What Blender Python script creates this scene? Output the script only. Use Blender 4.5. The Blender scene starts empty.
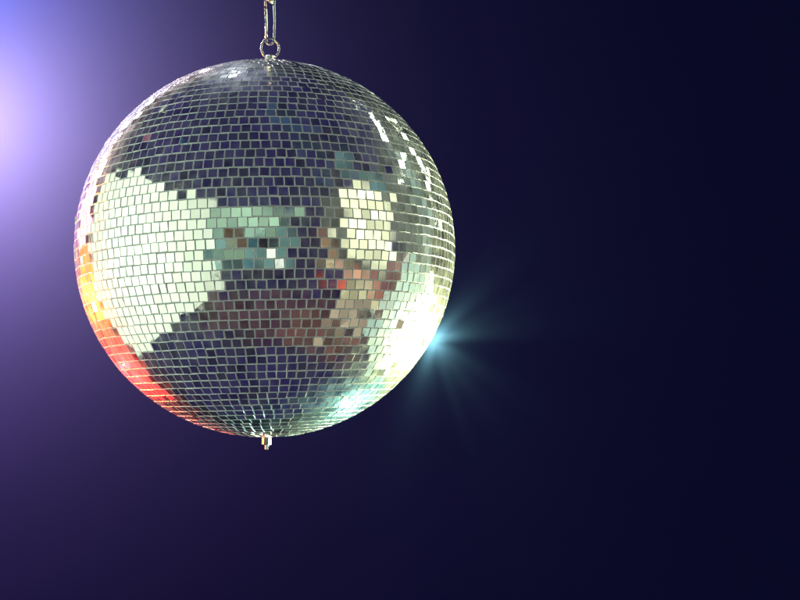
import bpy, bmesh, math, random
from mathutils import Vector, Matrix
random.seed(7)
rad = math.radians
S = bpy.context.scene
COL = S.collection

# ------------------------------------------------------------------ camera
cd = bpy.data.cameras.new("camera"); cam = bpy.data.objects.new("camera", cd); COL.objects.link(cam)
cam.location = (0.1060, -0.8871, 1.8910)
cam.rotation_euler = (rad(90 + 4.4), 0, 0)
cd.lens = 49.9; cd.sensor_width = 36; cd.clip_start = .01; cd.clip_end = 200
cd.dof.use_dof = False
S.camera = cam
S.view_settings.view_transform = 'Standard'
S.view_settings.look = 'None'
S.view_settings.exposure = 0
S.view_settings.gamma = 1
S.cycles.max_bounces = 8
S.cycles.glossy_bounces = 6

# ------------------------------------------------------------------ world: the dim studio around the ball, laid out by direction
W = bpy.data.worlds.new("World"); S.world = W; W.use_nodes = True
nt = W.node_tree; nt.nodes.clear()

def patch_group():
    g = bpy.data.node_groups.new("studio_patch", 'ShaderNodeTree')
    I = g.interface
    I.new_socket("Dir", in_out='INPUT', socket_type='NodeSocketVector')
    I.new_socket("N", in_out='INPUT', socket_type='NodeSocketVector')
    I.new_socket("Ux", in_out='INPUT', socket_type='NodeSocketVector')
    I.new_socket("Uy", in_out='INPUT', socket_type='NodeSocketVector')
    I.new_socket("HW", in_out='INPUT', socket_type='NodeSocketFloat')
    I.new_socket("HH", in_out='INPUT', socket_type='NodeSocketFloat')
    I.new_socket("Soft", in_out='INPUT', socket_type='NodeSocketFloat')
    I.new_socket("Fac", in_out='OUTPUT', socket_type='NodeSocketFloat')
    n = g.nodes; l = g.links
    gi = n.new('NodeGroupInput'); go = n.new('NodeGroupOutput')
    def dot(b):
        d = n.new('ShaderNodeVectorMath'); d.operation = 'DOT_PRODUCT'
        l.new(gi.outputs["Dir"], d.inputs[0]); l.new(gi.outputs[b], d.inputs[1]); return d.outputs["Value"]
    def m(op, a, b=None, clamp=False):
        d = n.new('ShaderNodeMath'); d.operation = op; d.use_clamp = clamp
        for i, v in enumerate((a, b)):
            if v is None: continue
            if isinstance(v, (int, float)): d.inputs[i].default_value = v
            else: l.new(v, d.inputs[i])
        return d.outputs[0]
    dn = dot("N"); dx = dot("Ux"); dy = dot("Uy")
    dns = m('MAXIMUM', dn, .02)
    ax = m('ABSOLUTE', m('DIVIDE', dx, dns)); ay = m('ABSOLUTE', m('DIVIDE', dy, dns))
    fx = m('DIVIDE', m('SUBTRACT', gi.outputs["HW"], ax), gi.outputs["Soft"], True)
    fy = m('DIVIDE', m('SUBTRACT', gi.outputs["HH"], ay), gi.outputs["Soft"], True)
    f = m('MULTIPLY', fx, fy)
    f = m('MULTIPLY', f, m('GREATER_THAN', dn, .02))
    l.new(f, go.inputs["Fac"])
    return g
PG = patch_group()
tc = nt.nodes.new('ShaderNodeTexCoord')
nz = nt.nodes.new('ShaderNodeTexNoise'); nz.inputs['Scale'].default_value = 5; nz.inputs['Detail'].default_value = 3
nt.links.new(tc.outputs['Generated'], nz.inputs['Vector'])
sub = nt.nodes.new('ShaderNodeVectorMath'); sub.operation = 'SUBTRACT'; sub.inputs[1].default_value = (.5, .5, .5)
nt.links.new(nz.outputs['Color'], sub.inputs[0])
sc_ = nt.nodes.new('ShaderNodeVectorMath'); sc_.operation = 'SCALE'; sc_.inputs['Scale'].default_value = .16
nt.links.new(sub.outputs[0], sc_.inputs[0])
add = nt.nodes.new('ShaderNodeVectorMath'); add.operation = 'ADD'
nt.links.new(tc.outputs['Generated'], add.inputs[0]); nt.links.new(sc_.outputs[0], add.inputs[1])
DIR = add.outputs[0]
cur = None
def base(col):
    global cur
    rgb = nt.nodes.new('ShaderNodeRGB'); rgb.outputs[0].default_value = (*col, 1); cur = rgb.outputs[0]
def dirv(az, el):          # az 0 = towards the camera side (-y), + = right (+x)
    a, e = rad(az), rad(el)
    return Vector((math.sin(a) * math.cos(e), -math.cos(a) * math.cos(e), math.sin(e)))
def patch(az, el, hw, hh, col, soft=3, roll=0):
    """a patch of the surroundings centred at az/el, half sizes and edge softness in degrees; later ones cover earlier ones"""
    global cur
    N = dirv(az, el); ux = N.cross(Vector((0, 0, 1))).normalized(); uy = ux.cross(N).normalized()
    M = Matrix.Rotation(rad(roll), 3, N); ux = M @ ux; uy = M @ uy
    p = nt.nodes.new('ShaderNodeGroup'); p.node_tree = PG
    nt.links.new(DIR, p.inputs["Dir"])
    p.inputs["N"].default_value = N; p.inputs["Ux"].default_value = ux; p.inputs["Uy"].default_value = uy
    p.inputs["HW"].default_value = math.tan(rad(hw)); p.inputs["HH"].default_value = math.tan(rad(hh))
    p.inputs["Soft"].default_value = math.tan(rad(soft))
    mx = nt.nodes.new('ShaderNodeMix'); mx.data_type = 'RGBA'
    nt.links.new(p.outputs["Fac"], mx.inputs[0]); nt.links.new(cur, mx.inputs[6]); mx.inputs[7].default_value = (*col, 1)
    cur = mx.outputs[2]

base((.016, .011, .066))
patch(-110, 50, 50, 14, (.030, .018, .10), 12)
patch(-98, 44, 2, 7, (.25, .10, .14), 1, 20)
patch(-70, 50, 3, 2, (.05, .25, .35), 1)
patch(40, 58, 7, 30, (.028, .05, .10), 6, 10)           # faint teal area overhead
patch(58, 44, 10, 4, (.10, .22, .22), 3)
patch(75, 33, 9, 5, (.12, .28, .26), 3)
patch(108, 12, 22, 30, (.12, .145, .12), 8)             # grey side wall, right
patch(118, 14, 10, 28, (.20, .30, .26), 8)
patch(18, -48, 50, 20, (.060, .026, .045), 10)          # brown floor
patch(60, -52, 26, 15, (.14, .065, .06), 8)
patch(68, -38, 13, 12, (.46, .38, .26), 5)              # lit boards of the floor
patch(90, -18, 9, 14, (.24, .11, .10), 4)
patch(60, 6, 24, 23, (.09, .10, .09), 3)
patch(0, 0, 28, 19, (.36, .58, .40), 2)               # pale green wall behind the photographer
patch(19, -5, 12, 17, (.09, .15, .15), 3)
patch(22, -12, 7, 9, (.015, .012, .045), 2)
patch(-3, -6, 24, 13, (.12, .26, .24), 3)
patch(-12, -7, 10, 12, (.30, .50, .33), 2)
patch(-9, -1, 5, 9, (.17, .085, .05), 1.5)
patch(-17, -10, 4, 9, (.05, .15, .17), 2)
patch(4, -1, 4, 5, (.012, .005, .03), 1)
patch(-2, -12, 3, 9, (.03, .12, .17), 2)
patch(5, -14, 3, 4, (1.1, .85, .75), 1)
patch(10, -9, 2.5, 6, (1.0, 1.1, .95), 1)
patch(28, -4, 10, 14, (.014, .008, .045), 3)
patch(14, -22, 30, 4, (.014, .008, .045), 3)
patch(42, -6, 7, 7, (.50, .30, .16), 3)
patch(46, -12, 5, 3, (.95, .80, .45), 2)
patch(38, 4, 5, 3, (.20, .10, .08), 2)
patch(68, 9, 18, 20, (1.45, 1.5, .95), 2, -12)         # window on the right
patch(80, 28, 5, 3, (.10, .38, .45), 1.5)
patch(82, 2, 2.5, 4, (.08, .30, .30), 1.5)
patch(58, -17, 9, 5, (.80, .40, .25), 3)
patch(63, -14, 2.5, 3, (.9, .15, .06), 1)
patch(42, -22, 3, 3, (.75, .10, .06), 1)
patch(53, -23, 3, 3, (.75, .12, .06), 1)
patch(66, -24, 13, 6, (.66, .62, .36), 3)
patch(72, -17, 4, 5, (.9, .5, .3), 2)
patch(80, -25, 4, 9, (.50, .17, .12), 3)
bg = nt.nodes.new('ShaderNodeBackground'); out = nt.nodes.new('ShaderNodeOutputWorld')
# cells of random brightness put in so reflections differ from tile to tile
vo = nt.nodes.new('ShaderNodeTexVoronoi'); vo.inputs['Scale'].default_value = 9; nt.links.new(DIR, vo.inputs['Vector'])
sv = nt.nodes.new('ShaderNodeSeparateColor'); nt.links.new(vo.outputs['Color'], sv.inputs[0])
vm = nt.nodes.new('ShaderNodeMapRange'); vm.inputs['To Min'].default_value = .5; vm.inputs['To Max'].default_value = 1.4
nt.links.new(sv.outputs[0], vm.inputs['Value'])
vs = nt.nodes.new('ShaderNodeVectorMath'); vs.operation = 'SCALE'
nt.links.new(cur, vs.inputs[0]); nt.links.new(vm.outputs[0], vs.inputs['Scale']); cur = vs.outputs[0]
nt.links.new(cur, bg.inputs['Color']); bg.inputs['Strength'].default_value = 1
nt.links.new(bg.outputs[0], out.inputs['Surface'])

# ------------------------------------------------------------------ lamps
BALL = Vector((0, 0, 2.0))
def area(name, loc, target, sx, sy, power, col, spread=180):
    d = bpy.data.lights.new(name, 'AREA'); d.shape = 'RECTANGLE'; d.size = sx; d.size_y = sy
    d.energy = power; d.color = col; d.spread = rad(spread)
    o = bpy.data.objects.new(name, d); COL.objects.link(o); o.location = loc
    o.rotation_euler = (Vector(target) - Vector(loc)).to_track_quat('-Z', 'Z').to_euler()
    return o
def point(name, loc, power, col, r=.02):
    d = bpy.data.lights.new(name, 'POINT'); d.energy = power; d.color = col; d.shadow_soft_size = r
    o = bpy.data.objects.new(name, d); COL.objects.link(o); o.location = loc; return o

def strip(name, a, b, width, power, col, spread=180):
    """a tube lamp from a to b (relative to the ball), facing the ball"""
    a, b = Vector(a), Vector(b); c = (a + b) / 2; x = (b - a).normalized(); z = (c - x * c.dot(x)).normalized(); y = z.cross(x)
    d = bpy.data.lights.new(name, 'AREA'); d.shape = 'RECTANGLE'; d.size = (b - a).length; d.size_y = width; d.energy = power; d.color = col; d.spread = rad(spread)
    o = bpy.data.objects.new(name, d); COL.objects.link(o)
    o.matrix_world = Matrix.Translation(BALL + c) @ Matrix((x, y, z)).transposed().to_4x4()
    return o
# big soft box on the left: its near end beside the ball, its far end next to the camera
strip("soft_box", (-.77, .26, -.07), (-.50, -1.07, -.07), .96, 4.0, (.84, 1.0, .70), 140)
# cream lamp behind on the right, out of frame, with added helper lights
area("back_lamp", BALL + dirv(120, -24) * .95, BALL, .56, .48, 1.3, (.95, 1.0, .55), 90)
area("back_helper_key", BALL + dirv(131, -23) * .95, BALL, .09, .09, 16, (.95, 1.0, .48), 90)  # unseen small light added to brighten the seams towards the rim
area("back_helper_low", BALL + dirv(150, -39) * .98, BALL, .40, .24, .035, (.18, .95, .80), 90)  # unseen panel added to tint the lower right teal
area("low_helper_key", BALL + dirv(152, -44) * .98, BALL, .04, .04, 2.4, (.35, 1.0, .85), 90)  # unseen small light added for a soft halo at the bottom
area("back_helper_fill", BALL + dirv(106, -25) * 1.05, BALL, .74, .80, .36, (.66, 1.0, .78), 90)  # unseen panel added as a pale halo around the cream lamp
strip("strip_right", (.50, .60, .78), (.88, .52, .12), .025, .8, (.85, 1.0, .62), 90)
strip("strip_top_right", (.46, .44, .98), (.95, .13, .47), .014, .4, (.85, 1.0, .75), 90)
strip("strip_left", (-.80, .50, .36), (-.28, .72, .72), .03, 3.4, (1.0, .74, .76), 90)
area("top_lamp", BALL + dirv(-150, 64) * .9, BALL, .035, .035, .6, (.8, .85, 1.0), 90)
# red, amber and pink lamps behind on the left
area("red_lamp", BALL + dirv(-128, -27) * .85, BALL, .34, .40, .36, (1.0, .03, .025), 90)
area("red_helper_key", BALL + dirv(-136, -23) * .86, BALL, .05, .05, 7, (1.0, .03, .03), 90)  # unseen small light added for a red haze over the tiles
area("amber_lamp", BALL + dirv(-118, -6) * .85, BALL, .32, .28, .24, (1.0, .13, .02), 90)
area("amber_helper_key", BALL + dirv(-119, -10) * .86, BALL, .05, .05, 5, (1.0, .26, .03), 90)  # unseen small light added to spread amber across nearby tiles
area("pink_lamp", BALL + dirv(-122, 13) * .85, BALL, .26, .28, .22, (1.0, .30, .42), 90)
# unseen lamps added at the left edge, giving the haze glow as wall wash
def wash(name, loc, power, col):
    d = bpy.data.lights.new(name, 'SPOT'); d.energy = power; d.color = col; d.shadow_soft_size = .03
    d.spot_size = rad(172); d.spot_blend = .4
    o = bpy.data.objects.new(name, d); COL.objects.link(o); o.location = loc; o.rotation_euler = (rad(90), 0, 0)
    return o
wash("wall_wash", (-.73, 1.00, 2.39), 125, (1.0, .78, .21))
wash("wall_wash_violet", (-.92, .84, 2.20), 46, (1.0, .48, .42))
wash("wall_wash_blue", (-.80, 1.02, 2.70), 24, (.06, .65, .70))
# small lamp added behind the ball, patterned to throw the flare's rays on the wall
burst = point("burst_lamp", (.168, 1.178, 1.977), 3.2, (.40, 1.0, .15), .010)
burst.data.use_nodes = True
bt = burst.data.node_tree; em = bt.nodes['Emission']
g_ = bt.nodes.new('ShaderNodeTexCoord'); sx = bt.nodes.new('ShaderNodeSeparateXYZ'); bt.links.new(g_.outputs['Normal'], sx.inputs[0])
an = bt.nodes.new('ShaderNodeMath'); an.operation = 'ARCTAN2'; bt.links.new(sx.outputs['Z'], an.inputs[0]); bt.links.new(sx.outputs['X'], an.inputs[1])
gn = bt.nodes.new('ShaderNodeTexNoise'); gn.noise_dimensions = '1D'; gn.inputs['Scale'].default_value = 1.9; gn.inputs['Detail'].default_value = 3
bt.links.new(an.outputs[0], gn.inputs['W'])
gr = bt.nodes.new('ShaderNodeMapRange'); gr.inputs['From Min'].default_value = .42; gr.inputs['From Max'].default_value = .72
gr.inputs['To Min'].default_value = .3; gr.inputs['To Max'].default_value = 1.8
bt.links.new(gn.outputs['Fac'], gr.inputs['Value']); bt.links.new(gr.outputs[0], em.inputs['Strength'])

# ------------------------------------------------------------------ materials
def mat(name):
    m = bpy.data.materials.new(name); m.use_nodes = True
    return m, m.node_tree, m.node_tree.nodes['Principled BSDF']
def noise_bump(t, b, scale, strength, dist=.001):
    n = t.nodes.new('ShaderNodeTexNoise'); n.inputs['Scale'].default_value = scale; n.inputs['Detail'].default_value = 4
    c = t.nodes.new('ShaderNodeTexCoord'); t.links.new(c.outputs['Object'], n.inputs['Vector'])
    u = t.nodes.new('ShaderNodeBump'); u.inputs['Strength'].default_value = strength; u.inputs['Distance'].default_value = dist
    t.links.new(n.outputs['Fac'], u.inputs['Height']); t.links.new(u.outputs['Normal'], b.inputs['Normal'])
    return n, c, u

mirror, t, b = mat("mirror_glass")
b.inputs['Metallic'].default_value = .955; b.inputs['Base Color'].default_value = (.90, .93, .90, 1)
at = t.nodes.new('ShaderNodeAttribute'); at.attribute_name = 'wear'
n, c, u = noise_bump(t, b, 260, .0, .0002)
mr = t.nodes.new('ShaderNodeMapRange'); mr.inputs['From Min'].default_value = 0; mr.inputs['From Max'].default_value = 1
mr.inputs['To Min'].default_value = .015; mr.inputs['To Max'].default_value = .22
t.links.new(at.outputs['Fac'], mr.inputs['Value'])
dn = t.nodes.new('ShaderNodeTexNoise'); dn.inputs['Scale'].default_value = 260; dn.inputs['Detail'].default_value = 5
t.links.new(c.outputs['Object'], dn.inputs['Vector'])
rm = t.nodes.new('ShaderNodeMapRange'); rm.inputs['From Min'].default_value = .45; rm.inputs['From Max'].default_value = .75
rm.inputs['To Max'].default_value = .10; t.links.new(dn.outputs['Fac'], rm.inputs['Value'])
ad = t.nodes.new('ShaderNodeMath'); ad.operation = 'ADD'
t.links.new(mr.outputs[0], ad.inputs[0]); t.links.new(rm.outputs[0], ad.inputs[1]); t.links.new(ad.outputs[0], b.inputs['Roughness'])
t.links.new(at.outputs['Fac'], u.inputs['Strength'])
du = t.nodes.new('ShaderNodeTexNoise'); du.inputs['Scale'].default_value = 90; du.inputs['Detail'].default_value = 6
t.links.new(c.outputs['Object'], du.inputs['Vector'])
dm = t.nodes.new('ShaderNodeMapRange'); dm.inputs['From Min'].default_value = .3; dm.inputs['From Max'].default_value = .75
dm.inputs['To Min'].default_value = .995; dm.inputs['To Max'].default_value = .90      # dust film
t.links.new(du.outputs['Fac'], dm.inputs['Value']); t.links.new(dm.outputs[0], b.inputs['Metallic'])
a2 = t.nodes.new('ShaderNodeAttribute'); a2.attribute_name = 'silvering'
c2 = t.nodes.new('ShaderNodeValToRGB'); c2.color_ramp.elements[0].color = (.83, .87, .84, 1); c2.color_ramp.elements[1].color = (.94, .96, .93, 1)
c2.color_ramp.elements[1].position = .5
t.links.new(a2.outputs['Fac'], c2.inputs['Fac']); t.links.new(c2.outputs[0], b.inputs['Base Color'])

# worn, finely scratched glass: a share of the light is reflected in a wide soft lobe
gl = t.nodes.new('ShaderNodeBsdfAnisotropic'); gl.distribution = 'GGX'; gl.inputs['Roughness'].default_value = .40
gl.inputs['Color'].default_value = (.9, .93, .9, 1)
mx = t.nodes.new('ShaderNodeMixShader')
sm = t.nodes.new('ShaderNodeMapRange'); sm.inputs['From Min'].default_value = .3; sm.inputs['From Max'].default_value = .75
sm.inputs['To Min'].default_value = .02; sm.inputs['To Max'].default_value = .20
t.links.new(du.outputs['Fac'], sm.inputs['Value']); t.links.new(sm.outputs[0], mx.inputs[0])
t.links.new(b.outputs[0], mx.inputs[1]); t.links.new(gl.outputs[0], mx.inputs[2])
t.links.new(mx.outputs[0], t.nodes['Material Output'].inputs['Surface'])

edge, t, b = mat("cut_glass_edge")
b.inputs['Base Color'].default_value = (.88, .94, .97, 1); b.inputs['Metallic'].default_value = .25; b.inputs['Roughness'].default_value = .32
noise_bump(t, b, 700, .5, .0004)

glue, t, b = mat("grey_glue")
b.inputs['Roughness'].default_value = .6
n, c, u = noise_bump(t, b, 400, .6, .0006)
cr = t.nodes.new('ShaderNodeValToRGB'); cr.color_ramp.elements[0].color = (.50, .53, .55, 1); cr.color_ramp.elements[1].color = (.78, .82, .84, 1)
t.links.new(n.outputs['Fac'], cr.inputs['Fac']); t.links.new(cr.outputs[0], b.inputs['Base Color'])

chrome, t, b = mat("chrome")
b.inputs['Metallic'].default_value = 1; b.inputs['Base Color'].default_value = (.82, .82, .78, 1); b.inputs['Roughness'].default_value = .14
noise_bump(t, b, 300, .25, .0005)
hsteel, t, b = mat("hook_steel")
b.inputs['Metallic'].default_value = 1; b.inputs['Base Color'].default_value = (.34, .38, .42, 1); b.inputs['Roughness'].default_value = .27
noise_bump(t, b, 500, .06, .0002)
steel, t, b = mat("dark_steel")
b.inputs['Metallic'].default_value = 1; b.inputs['Base Color'].default_value = (.35, .36, .38, 1); b.inputs['Roughness'].default_value = .3
noise_bump(t, b, 300, .25, .0005)

wall, t, b = mat("indigo_wall")
b.inputs['Roughness'].default_value = .95; b.inputs['Specular IOR Level'].default_value = .05
n, c, u = noise_bump(t, b, 5, .1, .01)
cr = t.nodes.new('ShaderNodeValToRGB')
cr.color_ramp.elements[0].color = (.0092, .0095, .088, 1); cr.color_ramp.elements[1].color = (.0104, .0105, .097, 1)
t.links.new(n.outputs['Fac'], cr.inputs['Fac']); t.links.new(cr.outputs[0], b.inputs['Base Color'])

# ------------------------------------------------------------------ helpers
def empty(name, loc, label, cat, group=None):
    o = bpy.data.objects.new(name, None); COL.objects.link(o); o.location = loc
    o.empty_display_size = .02
    o['label'] = label; o['category'] = cat
    if group: o['group'] = group
    return o
def obj(name, bm, mats, parent=None, smooth=False, loc=None):
    me = bpy.data.meshes.new(name)
    bmesh.ops.recalc_face_normals(bm, faces=bm.faces) if smooth else None
    bm.to_mesh(me); bm.free()
    for m in (mats if isinstance(mats, (list, tuple)) else [mats]): me.materials.append(m)
    if smooth:
        for p in me.polygons: p.use_smooth = True
    o = bpy.data.objects.new(name, me); COL.objects.link(o)
    if parent: o.parent = parent
    if loc is not None: o.location = loc
    return o
def tube(bm, pts, r, closed=False, seg=12, radii=None):
    """sweep a round section along pts (parallel transport)"""
    pts = [Vector(p) for p in pts]; n = len(pts)
    T = []
    for i in range(n):
        a = pts[(i - 1) % n] if (closed or i > 0) else pts[i]
        c = pts[(i + 1) % n] if (closed or i < n - 1) else pts[i]
        T.append((c - a).normalized())
    x = T[0].orthogonal().normalized(); rings = []
    for i in range(n):
        if i: x = (T[i - 1].rotation_difference(T[i]) @ x).normalized()
        y = T[i].cross(x); rr = radii[i] if radii else r
        rings.append([bm.verts.new(pts[i] + rr * (math.cos(k * 2 * math.pi / seg) * x + math.sin(k * 2 * math.pi / seg) * y)) for k in range(seg)])
    off = 0
    if closed:   # match the seam
        d = [(rings[0][k].co - rings[-1][0].co).length for k in range(seg)]; off = d.index(min(d))
    for i in range(n if closed else n - 1):
        A = rings[i]; B = rings[(i + 1) % n]; o = off if (closed and i == n - 1) else 0
        for k in range(seg):
            bm.faces.new((A[k], A[(k + 1) % seg], B[(k + 1 + o) % seg], B[(k + o) % seg]))
    if not closed:
        bm.faces.new(rings[0][::-1]); bm.faces.new(rings[-1])
def lathe(bm, prof, seg=32, z0=0):
    rings = []
    for r, z in prof:
        rings.append([bm.verts.new((r * math.cos(k * 2 * math.pi / seg), r * math.sin(k * 2 * math.pi / seg), z + z0)) for k in range(seg)])
    for A, B in zip(rings, rings[1:]):
        for k in range(seg): bm.faces.new((A[k], A[(k + 1) % seg], B[(k + 1) % seg], B[k]))
    bm.faces.new(rings[0][::-1]); bm.faces.new(rings[-1])

# ------------------------------------------------------------------ the wall behind
bm = bmesh.new()
v = [bm.verts.new(p) for p in ((-2.2, 1.2, .2), (2.2, 1.2, .2), (2.2, 1.2, 4), (-2.2, 1.2, 4), (-2.2, 1.3, .2), (2.2, 1.3, .2), (2.2, 1.3, 4), (-2.2, 1.3, 4))]
for f in ((0, 1, 2, 3), (5, 4, 7, 6), (4, 0, 3, 7), (1, 5, 6, 2), (3, 2, 6, 7), (4, 5, 1, 0)): bm.faces.new([v[i] for i in f])
w = obj("background_wall", bm, wall); w['kind'] = 'structure'

# ------------------------------------------------------------------ mirror ball
R = .15; PITCH = .00705; GAP = .00044; TH = .0010; CH = .00019
ball = empty("mirror_ball", BALL, "large silver mirror ball of small square mirror tiles, hanging in front of the dark wall", "mirror ball")
bm = bmesh.new(); bmesh.ops.create_uvsphere(bm, u_segments=128, v_segments=64, radius=R - TH + .0004)
obj("core", bm, glue, ball, smooth=True)

rng = random.Random(21)
bm = bmesh.new(); wl = bm.faces.layers.float.new('wear'); tl = bm.faces.layers.float.new('silvering')
# the rows were glued on slightly out of level
G = Matrix.Rotation(rad(-1.6), 3, 'Y')
rows = round(math.pi * R / PITCH)
dl = math.pi / rows
def tile(n, e, up, hw, hh, wear, ctr):
    """one bevelled square mirror: centre ctr, face normal n"""
    sk = rng.gauss(0, .012)
    cs = [(-1, -1), (1, -1), (1, 1), (-1, 1)]
    def ring(w_, h_, d): return [bm.verts.new(ctr + e * (sx * w_ + sk * sy * h_) + up * (sy * h_) + n * d) for sx, sy in cs]
    A = ring(hw - CH, hh - CH, 0); B = ring(hw, hh, -CH); C = ring(hw, hh, -TH)
    f = bm.faces.new(A); f[wl] = wear; f[tl] = rng.random()
    for k in range(4):
        j = (k + 1) % 4
        g = bm.faces.new((B[k], B[j], A[j], A[k])); g.material_index = 1; g[wl] = 0
        g = bm.faces.new((C[k], C[j], B[j], B[k])); g.material_index = 1; g[wl] = 0
for i in range(rows):
    lat = -math.pi / 2 + (i + .5) * dl
    circ = 2 * math.pi * R * math.cos(lat)
    n = int(circ / (PITCH * .995)); 
    if n < 5: continue
    ph = rng.random() * 2 * math.pi / n
    # hand laid: spacing wanders a little along the row
    wts = [1 + rng.gauss(0, .018) for _ in range(n)]; s = sum(wts); a = ph
    for k in range(n):
        da = wts[k] / s * 2 * math.pi; lon = a + da / 2; a += da
        la = lat + rng.gauss(0, .022) * dl
        nr = Vector((math.cos(la) * math.sin(lon), -math.cos(la) * math.cos(lon), math.sin(la)))
        e = Vector((math.cos(lon), math.sin(lon), 0)); up = nr.cross(e) * -1
        up = e.cross(nr) * -1
        if up.z < 0: up = -up
        if rng.random() < .0008: continue            # a lost tile
        sg = rad(1.05)
        q = rng.random()
        if q < .008: sg = rad(6.5)
        elif q < .03: sg = rad(4.5)
        elif q < .10: sg = rad(2)
        M = Matrix.Rotation(rng.gauss(0, sg), 3, e) @ Matrix.Rotation(rng.gauss(0, sg), 3, up) @ Matrix.Rotation(rng.gauss(0, rad(1.8)), 3, nr)
        cN = G @ (M @ nr); cE = G @ (M @ e); cU = G @ (M @ up)
        wear = 0 if rng.random() > .05 else rng.uniform(.08, .32)
        hw = (R * math.cos(la) * da - GAP) / 2 ; hh = (R * dl - GAP) / 2
        hw = min(hw, PITCH * .56)
        tile(cN, cE, cU, hw * (1 - abs(rng.gauss(0, .025))), hh * (1 - abs(rng.gauss(0, .02))), wear, (G @ nr) * (R + rng.gauss(0, .00006)))
obj("mirror_tiles", bm, [mirror, edge], ball)

# metal cap with stem on top
bm = bmesh.new()
lathe(bm, [(.012, .1485), (.012, .1500), (.0110, .1507), (.0042, .1512), (.0034, .1522), (.0034, .1562), (.0044, .1564), (.0044, .1584), (.0040, .1588)], 36)
cap = obj("top_cap", bm, chrome, ball, smooth=False)
# split ring: two coils
bm = bmesh.new()
pts = []
for k in range(97):
    a = k / 96 * 4 * math.pi - math.pi / 2
    pts.append((.0072 * math.cos(a), -.0009 + .0018 * k / 96, .0084 * math.sin(a)))
tube(bm, pts, .00088, seg=10)
ring = obj("split_ring", bm, hsteel, ball, smooth=True, loc=(.0, 0, .1652))
ring.rotation_euler = (0, 0, rad(14))
# nut and threaded end at the bottom pole
bm = bmesh.new()
lathe(bm, [(.0042, -.1480), (.0042, -.1502), (.0036, -.1506), (.0036, -.1508)], 24)
obj("washer", bm, chrome, ball)
bm = bmesh.new()
lathe(bm, [(.0030, -.1505), (.0037, -.1511), (.0037, -.1555), (.0030, -.1561)], 6)
nut = obj("nut", bm, chrome, ball)
bm = bmesh.new()
pr = []; z = -.150
while z > -.1598:
    pr += [(.00175, z), (.0014, z - .0003)]; z -= .0006
lathe(bm, pr, 20)
obj("threaded_end", bm, chrome, nut)

# ------------------------------------------------------------------ snap hook
ZB = 2.1718
hook = empty("snap_hook", (0, 0, ZB), "narrow steel snap hook clipped through the ring on top of the mirror ball", "hook")
hook.rotation_euler = (0, rad(-1), rad(-12))
L = .0325; WD = .0032
def loop_pts(n=16):
    P = []
    for k in range(n + 1):      # bottom bend left to right
        a = math.pi + k / n * math.pi
        P.append((WD * math.cos(a), 0, WD * math.sin(a) - 0))
    return P
bot = loop_pts()
spine = [(WD * 1.0 + .0007 * math.sin(k / 10 * math.pi), 0, L * k / 10) for k in range(1, 10)]
top = [(WD * 1.25 * math.cos(k / 14 * math.pi), 0, L + WD * 1.25 * math.sin(k / 14 * math.pi)) for k in range(15)]
bm = bmesh.new(); tube(bm, [(-WD, 0, .002)] + bot + spine + top + [(-WD * 1.2, 0, L - .003)], .00098, seg=12)
obj("hook_body", bm, hsteel, hook, smooth=True)
bm = bmesh.new(); tube(bm, [(-WD * 1.05, 0, .0018), (-WD * 1.05, 0, .012), (-WD * 1.1, 0, .022), (-WD * 1.15, 0, L - .0035)], .00115, seg=12)
gate = obj("gate", bm, chrome, hook, smooth=True)
for zz in (.0205, .0255):
    bm = bmesh.new(); bmesh.ops.create_cone(bm, cap_ends=True, segments=16, radius1=.0009, radius2=.0008, depth=.0034)
    bmesh.ops.rotate(bm, verts=bm.verts, matrix=Matrix.Rotation(rad(90), 3, 'X'))
    obj("rivet", bm, steel, gate, loc=(-WD * 1.1, 0, zz))

# chain going up out of the picture
ch = empty("chain", (0, 0, ZB + L + .0015), "steel chain at the top edge of the picture, holding the snap hook", "chain")
def link_bm(r=.0042, h=.009, w=.0016):
    P = [(r * math.cos(a), 0, h / 2 + r * math.sin(a)) for a in [k / 12 * math.pi for k in range(13)]]
    P += [(-r, 0, h / 2 - h * k / 6) for k in range(1, 6)]
    P += [(r * math.cos(a), 0, -h / 2 + r * math.sin(a)) for a in [math.pi + k / 12 * math.pi for k in range(13)]]
    P += [(r, 0, -h / 2 + h * k / 6) for k in range(1, 6)]
    b = bmesh.new(); tube(b, P, w, closed=True, seg=10); return b
l0 = obj("link", link_bm(), steel, ch, smooth=True, loc=(0, 0, .0075)); l0.rotation_euler = (0, 0, rad(70))
for k in range(1, 14):
    c_ = l0.copy(); COL.objects.link(c_); c_.parent = ch; c_.location = (0, 0, .0075 + k * .0150)
    c_.rotation_euler = (0, 0, rad(70 + 90 * (k % 2)))
